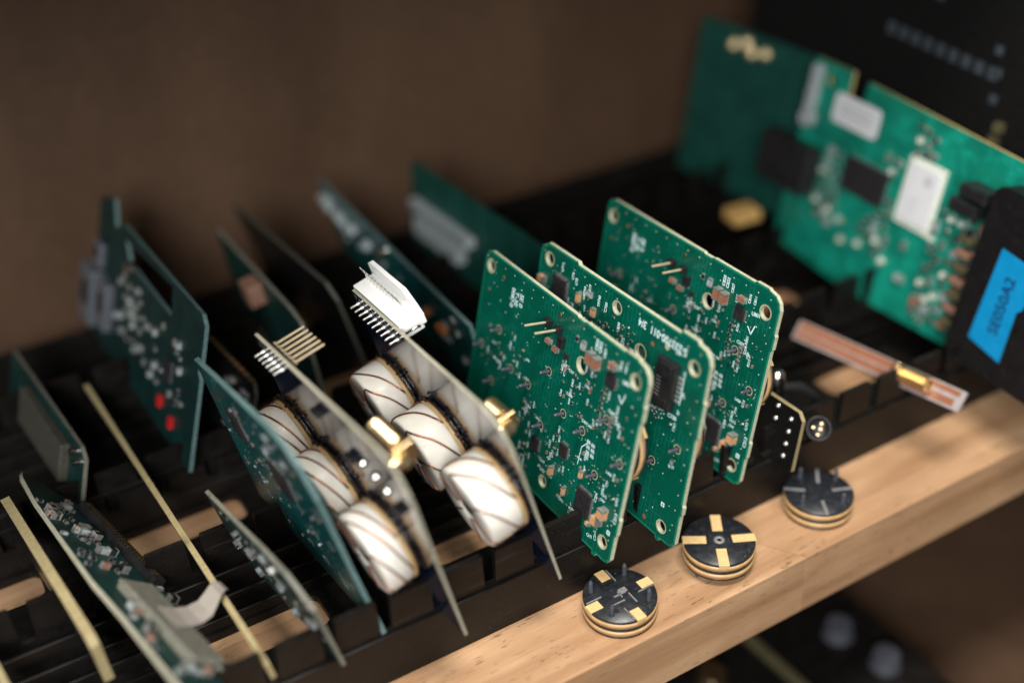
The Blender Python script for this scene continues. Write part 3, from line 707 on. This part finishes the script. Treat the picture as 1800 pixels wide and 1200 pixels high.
# ================================================================== teal board, small board, beige-edged boards
tl = board('circuit_board', 'teal circuit board seen almost edge on, left of the coils with gold header pins', (-1.16, 0.465, 2.2), -0.191, 0.096,
           [(8.43, 0), (8.43, 6.85), (4.99, 7.25), (2.35, 7.55), (1.5, 7.4), (1.0, 6.9), (0.5, 5.8), (0.15, 2.6), (-.4, 0)], 'teal', 'fr4_teal', th=0.17)
sk = MB(); vi = MB()
scatter(tl, sk, vi, 60, (0.8, 8.0, 0.8, 6.8), SMALL+[('capacitor', .3, .16, .1, 'frost')], [], 0.5, 31)
rr = random.Random(3)
for k in range(120): dot(vi, rr.uniform(.5, 8), rr.uniform(.5, 6.8), 0.03)
sk.build('silkscreen', M['silk'], tl); vi.build('vias', M['via'], tl)
chip(tl, 3.5, 4.5, 1.2, 1.2, .12, 10, 10); chip(tl, 6.3, 5.2, .8, 1.1, .12, 0, 8)

sm_ = board('circuit_board', 'small dark circuit board between the long beige edge and the teal board', (-2.75, -0.435, 2.2), -0.219, 0.136,
            [(6.97, 0.9), (6.97, 3.16), (5.1, 3.35), (2.68, 3.7), (1.2, 3.68), (0.05, 2.9), (0, 0), (5.5, 0)], 'dark_teal', 'fr4_grey', th=0.14)
sk = MB(); scatter(sm_, sk, None, 40, (0.4, 6.3, 0.6, 3.2), SMALL+[('capacitor', .3, .2, .15, 'frost'), ('capacitor', .25, .2, .2, 'steel')], [], 0.2, 32)
sk.build('silkscreen', M['silk'], sm_); chip(sm_, 3.2, 2.2, .7, .7, .12, 6, 6)

def arc_board(label, O, lean, yaw, L, H, edge='fr4_beige', face='black_mask', th=0.17):
    return board('circuit_board', label, O, lean, yaw, [(L, 0), (L, H-.1), (L-.1, H), (0.2, H), (0, H-.3), (0, 0)], face, edge, th=th)
b1 = arc_board('long beige board edge between the board with cream ribbon and the small dark board', (-4.845, 0.301, 2.2), -0.203, 0.05, 18.2, 0.98, th=.20)
b2 = arc_board('beige board edge at the left side, beside the board with cream ribbon', (-9.33, 3.07, 2.2), -0.06, 0.11, 8.6, 1.9, th=.32)
b3 = arc_board('beige board edge cut off by the lower left corner of the photograph', (-12.0, 3.2, 2.2), -0.06, 0.11, 4.2, 0.9, th=.25)

wb = board('circuit_board', 'dark green board with pale edge, silvery parts and a curled cream ribbon at lower left', (-6.73, -0.26, 3.62), -0.80, 0.206,
           [(13.8, -.1), (13.3, .12), (11.2, .58), (8.2, .95), (5.5, 1.27), (3.5, 1.3), (0.05, 1.52), (-1.2, 1.5), (-1.2, -.1), (0, -.3), (2.6, -1.05), (6.8, -1.95), (11.4, -1.7)], 'dark_teal', 'fr4_coil', th=0.18)
rr = random.Random(33)
for k in range(80):
    v = rr.uniform(.2, 11.5); lo = -1.5 if v > 4.5 else -.9; w = rr.uniform(lo if v < 6 else -.9, 1.35-v*.07); q = rr.choice([('capacitor', .42, .26, .2, 'frost'), ('capacitor', .36, .26, .25, 'steel'), ('capacitor', .3, .2, .2, 'brown_cap'), ('resistor', .26, .15, .1, 'frost'), ('resistor', .26, .15, .1, 'black'), ('resistor', .2, .12, .1, 'black')])
    inst(q[0], chip2(*q[1:]), wb, (.18, v, w), (rr.choice((0, pi/2)), 0, pi))
cn = MB(); cn.box((0.34, 8.6, -1.45), (0.32, 5.6, 0.45), bev=.03); cno = cn.build('connector', M['black'], wb)
for i in range(26):
    mb = MB(); mb.box((0.51, 11.2-i*.2, -1.45), (.04, .06, .28)); mb.build('contact', M['gold'], cno)
sh_ = MB(); sh_.box((0.36, 3.0, -.1), (.36, 4.6, 1.3), bev=.06); sh_.build('metal_cover', M['fr4_grey'], wb)
fx = MB()
pts = [(0.54, 0.1), (0.58, -.5), (0.70, -.95), (0.95, -1.3), (1.25, -1.42), (1.5, -1.55), (1.62, -1.8), (1.55, -2.15)]
vs = []
for i, (x, z) in enumerate(pts): h_ = .60-.05*i; c_ = 3.0+.015*i*i; vs += [(x, c_+h_, z), (x, c_-h_, z), (x+.04, c_-h_, z+.02), (x+.04, c_+h_, z+.02)]
fs = []
for i in range(len(pts)-1):
    for k in range(4): fs.append([4*i+k, 4*i+(k+1) % 4, 4*i+4+(k+1) % 4, 4*i+4+k])
fs += [[3, 2, 1, 0], [4*len(pts)-4+k for k in range(4)]]
fx.add(vs, fs, smooth=False)
fx.build('ribbon', M['cream_flex'], wb)

# ================================================================== second row (rear tray)
rg = board('circuit_board', 'dark green board with rectangular cut-out and two red parts, in the rear tray', (-3.816, 11.629, 2.2), 0.299, 0.045,
           [(12.5, 0.2), (12.5, 6.4), (12.05, 6.75), (10.75, 7.1), (10.3, 6.0), (9.4, 6.5), (0.45, 6.54), (0.05, 6.2), (0.05, 4.75), (0.25, 4.3), (0.0, 4.0), (0.05, 0)], 'mid_teal', 'fr4_teal',
           holes=[([(9.0, 5.95), (3.45, 6.30), (3.3, 5.1), (8.3, 5.2)],)], th=0.16)
for v, w in ((3.4, 1.35), (2.1, 1.07)): mb = MB(); mb.box((-.1, 0, 0), (.2, .3, .5), bev=.03); mb.build('indicator', M['red'], rg, (0, v, w))
for v, w, a, b_, h in ((12.0, 2.2, 1.6, 2.6, .6), (10.3, 2.4, 1.2, 2.2, .45), (11.7, 4.2, .9, 1.1, .3)): mb = MB(); mb.box((-h/2, 0, 0), (h, a, b_), bev=.08); mb.box((-h-.01, 0, 0.1), (.1, a*.5, b_*.4), 1, bev=.03); mb.build('connector', [M['grey_part'], M['black']], rg, (0, v, w))
mb = MB(); mb.cyl((0, 0, 0), (-.3, 0, 0), .28, .24, 16); mb.build('capacitor', M['steel'], rg, (0, 7.9, 5.15))
chip(rg, 3.0, 2.95, .6, 1.0, .12, 0, 9); sk = MB()
scatter(rg, sk, None, 40, (1.3, 9.4, 1.8, 4.6), [('capacitor', .32, .2, .18, 'frost'), ('resistor', .26, .15, .1, 'solder'), ('resistor', .26, .15, .08, 'black')], [(3, 2.95, .7)], .3, 41)
sk.build('silkscreen', M['silk'], rg)
gr = board('circuit_board', 'low grey board with a pale connector block, leftmost in the rear tray', (-7.848, 12.144, 2.2), 0.314, 0.094,
           [(8.8, 0), (8.8, 2.2), (0.5, 2.2), (0, 1.9), (0, 0)], 'dark_teal', 'fr4_grey')
mb = MB(); mb.box((-.2, 3.9, 1.0), (.4, 5.0, 1.6), bev=.06); mb.build('connector', M['fr4_dark'], gr)
for v, w in ((.75, 1.9), (.35, 1.65)): mb = MB(); mb.cyl((0, 0, 0), (-.3, 0, 0), .14, .12, 12); mb.build('solder_pin', M['steel'], gr, (0, v, w))
gb = board('circuit_board', 'dark board with gold-trimmed edge beside the green board with red parts', (-1.667, 11.519, 2.2), 0.368, 0.095,
           [(4.7, 0), (4.7, 2.95), (.3, 2.98), (0, 2.6), (0, 0)], 'black_mask', 'fr4_dark')
for k in range(9): mb = MB(); mb.box((.08, 0, 0), (.2, .28, .05)); mb.build('edge_contact', M['gold'], gb, (0, .6+k*.46, 2.98))
sk = MB(); scatter(gb, sk, None, 14, (.3, 2.6, .5, 2.6), [('capacitor', .3, .2, .18, 'grey_part'), ('resistor', .26, .15, .1, 'grey_part')], [], 0, 42)
sb_ = board('circuit_board', 'board with pale greenish edge and a brown square part, in the rear tray', (2.277, 12.424, 2.2), -0.112, 0.014,
            [(9.6, 0), (9.6, 4.3), (1.2, 4.5), (0.2, 4.3), (0, 3.7), (0, 0)], 'dark_teal', 'fr4_grey')
mb = MB(); mb.box((-.35, 0, 0), (.7, 1.0, 1.0), bev=.05); mb.build('relay', M['brown_block'], sb_, (0, 4.8, 3.6))
tb = board('circuit_board', 'thin grey board edge in the rear tray, behind the gold header pins', (4.691, 13.458, 2.2), -0.233, 0.061,
           [(10.0, 0), (10.0, 4.7), (.6, 4.9), (0, 4.3), (0, 0)], 'black_mask', 'fr4_dark')
ub = board('circuit_board', 'long teal circuit board running behind the white plastic plug', (7.99, 8.55, 2.2), -0.20, -0.02,
           [(15.3, 0.6), (15.3, 4.4), (0, 4.4), (0, 0)], 'teal', 'fr4_teal')
for v, w, k in ((14.6, 3.6, .9), (13.2, 3.4, .7), (11.6, 3.5, .6), (10.1, 3.3, .5), (12.4, 3.2, .5)): mb = MB(); mb.box((-.2, 0, 0), (.4, k, k*.7), bev=.06); mb.build('connector', M['frost'], ub, (0, v, w))
mb = MB(); mb.cyl((0, 0, 0), (-.5, 0, 0), .2, .16, 16); mb.build('capacitor', M['steel'], ub, (0, 8.1, 3.9))
for v, w in ((4.5, 2.6), (3.4, 2.4), (2.9, 2.6)): mb = MB(); mb.box((-.12, 0, 0), (.24, .3, .3), bev=.03); mb.build('capacitor', M['orange'], ub, (0, v, w))
sk = MB(); scatter(ub, sk, None, 20, (1, 14, 1.5, 3.9), [('capacitor', .3, .2, .12, 'frost'), ('resistor', .26, .15, .08, 'black')], [], .5, 43); sk.build('silkscreen', M['silk'], ub)
vb = board('circuit_board', 'dark green board with a long pale grey socket block, in the rear tray', (12.37, 11.61, 2.2), 0.03, 0.05,
           [(11.5, 0), (11.5, 4.3), (11.2, 4.52), (.3, 4.52), (0, 4.2), (0, 0)], 'deep_green', 'deep_green')
mb = MB(); mb.box((-.25, 8.3, 2.45), (.5, 5.4, .55), bev=.05); mb.box((-.25, 8.6, 1.4), (.5, 4.2, .9), bev=.05); vso = mb.build('socket', M['frost'], vb)
for k in range(14): mb = MB(); mb.box((-.52, 10.7-k*.36, 2.45), (.04, .10, .36)); mb.build('contact', M['dim_white'], vso)

# ================================================================== right hand boards
xb = board('circuit_board', 'large bright green board with two white labels and black chips, at the right', (26.756, 13.198, 2.2), 0.187, -0.058,
           [(0, 0), (0.0, 8.95), (-.1, 9.06), (-2.51, 9.1), (-2.58, 7.62), (-3.44, 7.62), (-3.55, 8.95), (-12.4, 8.62), (-13.6, 8.6), (-13.6, 0.2), (-6.0, -0.3), (-4.8, -0.3)], 'bright_green', 'fr4_gold', holes=[(-1.3, 8.35, .22)])
for nm, v, w, a, b_, h in (('label', -3.30, 7.35, 2.95, 1.35, .02),):
    mb = MB(); mb.plate([(p[0]+v-a/2, p[1]+w-b_/2) for p in rrect(a, b_, .25)], -h, -.003, (), 0, 0); lo = mb.build('white_label', M['label'], xb)
    tx = MB()
    for q in range(2):
        for k in range(16): tx.box((-h-.002, v+1.0-k*.13, w-.12+q*.3), (.002, .07 if (k*q) % 3 else .1, .12))
    tx.build('print', M['ink'], lo)
mb = MB(); mb.plate([(p[0]-8.95, p[1]+4.22) for p in rrect(1.72, 2.52, .15)], -.16, -.003, (), 0, 0); wc = mb.build('white_label', M['label'], xb)
tx = MB()
for k in range(5):
    for q in range(5):
        if (k*3+q*5) % 4: tx.box((-.163, -8.55+k*.09, 6.0+q*.09), (.002, .08, .08))
for k in range(3): tx.box((-.163, -7.9, 5.2-k*.3), (.002, .5, .05))
tx.build('print', M['ink'], wc)
mb = MB(); mb.box((-.06, -8.1, 5.45), (.10, 2.1, 3.0), bev=.02); mb.build('metal_frame', M['via'], xb)
chip(xb, -4.85, 4.85, 2.65, 1.55, .18, 14, 8)
mb = MB(); mb.box((-.5, -0.3, 4.1), (1.0, 3.3, 2.3), bev=.1); mb.box((-1.05, -.4, 4.3), (.2, 2.2, 1.4), 0, bev=.1); mb.build('heat_sink', M['black'], xb)
mb = MB(); mb.box((-.2, -.5, 7.4), (.4, .55, 2.9), bev=.08); mb.cyl((-.2, -.75, 6.4), (-.6, -.75, 6.4), .4, seg=16); mb.build('connector', M['frost'], xb)
FR = [('capacitor', .42, .26, .2, 'frost'), ('resistor', .36, .22, .12, 'solder'), ('capacitor', .34, .22, .2, 'via'), ('resistor', .3, .18, .1, 'black')]
sk = MB(); av = [(-4.85, 4.85, 1.5), (-3.3, 7.35, 1.6), (-8.1, 5.5, 1.5), (0, 4, 1.6)]
av = scatter(xb, sk, None, 22, (-3.4, -2.2, 2.2, 5.4), FR, av, .2, 51)
av = scatter(xb, sk, None, 16, (-6.9, -5.4, 2.6, 6.4), FR, av, .2, 52)
av = scatter(xb, sk, None, 10, (-8.2, -7.2, 7.0, 8.2), FR, [], .1, 53)
av = scatter(xb, sk, None, 46, (-12.0, -9.3, .5, 5.6), FR+[('capacitor', .5, .34, .3, 'brown_cap'), ('capacitor', .5, .4, .3, 'black')], av, .2, 54)
av = scatter(xb, sk, None, 10, (-8.5, -3.0, 1.2, 3.2), FR, av, .2, 55)
sk.build('silkscreen', M['silk'], xb)
sk = MB(); seg_line(sk, [(-4.3, 8.7), (-7.1, 8.5), (-7.05, 7.8)], .22); sk.build('bare_area', M['edge_band'], xb)
sk = MB(); seg_line(sk, [(-10.3, 7.7), (-12.4, 7.4)], .2); sk.build('bare_area', M['edge_band'], xb)
for v, w in ((-11.3, 6.9), (-11.0, 6.2)):
    mb = MB(); mb.box((-.5, 0, 0), (1.0, 1.4, .6), bev=.12); mb.build('socket', M['black'], xb, (0, v, w))
for k in range(7):
    mb = MB(); mb.box((-.3, 0, 0), (.6, .7, .28), bev=.05); mb.build('terminal', M['brown_block'] if k % 2 else M['olive'], xb, (0, -11.35-.06*k, 4.9-k*.6))
# black clip-on housing with blue tape
pbx = MB(); o_ = [(p[0], p[1]) for p in rrect(5.2, 7.4, .5)]
pbx.plate(o_, -1.15, .6, (), 0, 0)
T0 = xb.matrix_basis.copy()
hb = empty('black_housing', 'black plastic housing with handwritten blue tape, at the right edge', 'electronics housing', (26.756, 13.198, 2.2), (0, .187, -.058))
pbx.build('case', M['housing'], hb, (0, -17.6, 0.45))
TB = MB(); TB.plate([(-12.80, 5.25), (-14.75, 5.05), (-14.50, 3.4), (-14.30, 3.2), (-14.32, 1.0), (-12.62, 1.3)], -1.19, -1.155, (), 0, 0); tpo = TB.build('tape', M['blue'], hb, (0, -.8, .38))
tx = MB(); add_text(tx, 'SE050A2', -13.62, 3.15, .68, pi*.5, x=-1.193, bold=.012); tx.build('handwriting', M['marker'], tpo)
tpo['label'] = 'blue tape with handwritten letters SE050A2'
# darker board behind
wbk = board('circuit_board', 'dark green board with gold dots near its top, standing behind the bright green board', (27.88, 22.54, 2.2), 0.18, 0.05,
            [(0, 0), (0, 8.2), (-.15, 8.31), (-10.3, 8.31), (-10.3, 0)], 'deep_green', 'deep_green')
for v, w in ((-2.62, 7.45), (-3.5, 7.75), (-3.95, 7.35), (-4.9, 7.55)): mb = MB(); mb.lathe([(0, -.30), (.11, -.28), (.2, -.21), (.27, -.11), (.30, 0)], 'x', 20); mb.build('gold_contact', M['bright_gold'], wbk, (0, v, w))
# tall black board at the back right
bk = board('circuit_board', 'tall black board with faint grey print in the upper right corner', (29.6, 20.2, 1.0), 0.10, 0.0,
           [(0, 0), (0, 24), (-40, 24), (-40, 0)], 'matte_black', 'matte_black', th=.2)
tx = MB()
for k in range(9): tx.box((-.01, -9.2-k*.72, 11.6-.05*k), (.012, .5, .55), bev=.0)
for v, w in ((-11.5, 13.6), (-15.3, 10.2), (-15.0, 12.2), (-15.2, 11.3), (-8.4, 14.0)): tx.box((-.01, v, w), (.012, .4, .4))
tx.build('print', M['dim_white'], bk)
for v, w in ((-16.0, 9.2), (-15.9, 8.6)): mb = MB(); mb.box((-.15, 0, 0), (.3, .4, .4)); mb.build('capacitor', M['olive'], bk, (0, v, w))
# yellow block between boards
mb = MB(); mb.box((0, 0, 0), (1.5, 1.15, .6), bev=.08); yb = mb.build('yellow_block', M['yellow_block'], None, (25.6, 14.3, 3.3), (0, 0, -.12)); tag(yb, 'small yellow block lying in the tray left of the bright green board', 'block')

# ================================================================== antenna strip, leaning across the rim
def place_frame(name, label, cat, O, ex, ey):
    """frame from origin, x along ex, y roughly along ey"""
    ex = Vector(ex).normalized(); ez = ex.cross(Vector(ey)).normalized(); ey = ez.cross(ex)
    o = bpy.data.objects.new(name, None); COL.objects.link(o); o.empty_display_size = .01
    o.matrix_world = Matrix.Translation(Vector(O)*S) @ Matrix((ex, ey, ez)).transposed().to_4x4(); tag(o, label, cat); return o
an = place_frame('antenna_strip', 'narrow brown copper-clad strip with a gold coaxial jack on it', 'antenna strip', (22.11, -2.52, 3.0), (-.94, 7.87, -.6), (1.0, .12, 1.15))
an_flip = True
mb = MB(); mb.box((4.1, .42, .08), (8.2, .84, .16), bev=.01); mb.build('substrate', M['lilac_edge'], an)
mb = MB(); mb.box((4.2, .24, -.006), (7.8, .30, .01)); mb.box((5.6, .62, -.006), (5.0, .34, .01)); mb.box((1.2, .66, -.006), (2.0, .22, .01)); mb.build('copper_area', M['brown_face'], an)
o = sma(an, (2.9, .48, -.36), (0, -pi/2, 0), L=1.55)
rb2 = board('circuit_board', 'reddish brown bare board lying low behind the rightmost small green board', (21.3, 6.2, 2.4), 0.9, 0.15, [(.8, 0), (4.4, 0), (4.4, 1.3), (.8, 1.3)], 'brown_face', 'fr4_beige')

# ================================================================== small black board, round socket, chrome plug
bb = board('circuit_board', 'small black board with a cream edge and eight solder points, right of the green boards', (15.208, -1.022, 2.2), 0.14, 0.038,
           [(4.2, 0), (4.2, 2.42), (.25, 2.47), (0, 2.2), (0, 0)], 'black_mask', 'fr4_beige', th=.17)
for k in range(4):
    for q in range(2):
        mb = MB(); mb.lathe([(0, -.09), (.05, -.08), (.09, 0)], 'x', 12); mb.build('solder_point', M['solder'], bb, (0, .52+q*.72, .42+k*.54+q*.18))
bb2 = board('circuit_board', 'small dark board standing between the middle and rightmost green boards, mostly hidden', (11.5, .3, 2.2), .2, .03, [(3, 0), (3, 2.9), (.3, 2.95), (0, 2.6), (0, 0)], 'black_mask', 'fr4_grey')
dn = place_frame('round_socket', 'round black socket with four gold pins beside the small black board', 'connector', (17.0, -.45, 3.1), (-.35, -.5, .5), (1, 0, 0))
mb = MB(); mb.lathe([(.0, -1.2), (.48, -1.2), (.48, 0), (.43, .03), (.40, 0), (.40, -.12), (0, -.12)], 'x', 32); mb.build('shell', M['black'], dn)
for a, b_ in ((.17, .12), (-.17, .12), (.05, -.05), (-.14, -.2)): mb = MB(); mb.cyl((-.12, a, b_), (.0, a, b_), .05, seg=10); mb.build('pin', M['gold'], dn)
ch = place_frame('chrome_plug', 'shiny chrome plug upright behind the small black board', 'connector', (17.0, 2.0, 2.6), (.1, .1, 1), (1, 0, 0))
mb = MB(); mb.lathe([(0, 0), (.2, 0), (.22, .5), (.33, .62), (.33, 1.15), (.26, 1.3), (.26, 1.5), (.16, 1.6), (0, 1.62)], 'x', 24); mb.build('barrel', M['steel'], ch)
cb_ = MB(); cb_.tube([(16.8, 2.6, 2.4), (17.6, 2.6, 2.9), (18.6, 2.4, 2.7), (19.2, 2.0, 2.2), (19.3, 1.8, 1.2)], .2, 12); cbo = cb_.build('black_cable', M['black'], None); tag(cbo, 'short black cable arching in the tray right of the green boards', 'cable')

# ================================================================== discs on the front lip
DG = 'black and tan banded discs on the shelf lip'
def disc_thing(label, x, y, z, **k):
    root = empty('banded_disc', label, 'disc', (x, y, 0), group=DG)
    b = slip_disc(root, (0, 0, z), (0, 0, 0), **k); return root, b
r1, b1_ = disc_thing('banded disc with upright pins and short tan tabs, nearest one on the lip', 7.099, -1.545, 0, tabs=(0, 90, 180, 270), pin_angs=(46, 138, 220, 315), hole_angs=(44, 131, 226, 317))
for a, q in ((92, .5), (-2, .5), (180, .5), (-90, .45)):
    pass
mb = MB()
for a, off in ((0, -.25), (90, -.25), (180, -.25), (270, -.25)):
    T = Matrix.Rotation(radians(a), 4, 'Z'); mb.box((.92, off, .825), (.62, .045, .06), 0, T, bev=.012)
mb.box((0, 0, .82), (.5, .05, .05)); mb.box((0, 0, .82), (.05, .3, .05)); mb.box((.2, .12, .815), (.3, .22, .03), bev=.01); mb.box((-.25, -.3, .815), (.5, .05, .04)); mb.box((.3, -.35, .815), (.05, .5, .04)); mb.build('ridge', M['grey_mark'], b1_)
r2, b2_ = disc_thing('banded disc with four tan tabs in a cross and a centre screw', 11.522, -1.482, 0.25, tabs=(58, -27, -121, 147), pins=True, pin_dir=-1, pin_angs=(101, 13, -170, -74), hole_angs=(101, 13, -170, -74), tabw=.38, pin_r=1.12, tlen=.85)
mb = MB(); mb.lathe([(0, .80), (.08, .80), (.09, .83), (.14, .84), (.19, .82), (.2, .80)], 'z', 24); mb.build('screw', M['grey_mark'], b2_)
r3, b3_ = disc_thing('banded disc with narrow grey ridges in a cross, farthest one on the lip', 16.529, -1.290, 0, tabs=(51, -24, -119, 138), tabmat='grey_mark', tabw=.13, tlen=.8, pin_angs=(92, 10, -169, -74), hole_angs=())

# ================================================================== below the shelf
cs = empty('black_case', 'black case on the level below the shelf, with two grey knobs on top', 'case', (10, -4, -12))
mb = MB(); mb.box((0, 0, -1.9), (27.6, 26, 3.8), bev=.3); mb.build('body', M['tray'], cs)
for x, y in ((11.5, 5.0), (12.0, 2.5)):
    mb = MB(); mb.cyl((0, 0, 0), (0, 0, .7), .75, .6, 24); mb.build('knob', M['knob'], cs, (x, y, 0))
mb = MB(); mb.cyl((0, 0, 0), (0, 0, 1.0), .7, .6, 20); mb.build('gold_contact', M['gold'], cs, (4.6, 5.8, 0))
mb = MB(); mb.box((0, 0, 0), (.5, 9, .4), bev=.1); mb.build('strap', M['olive'], cs, (7.9, 3.0, .2), (0, 0, .05))
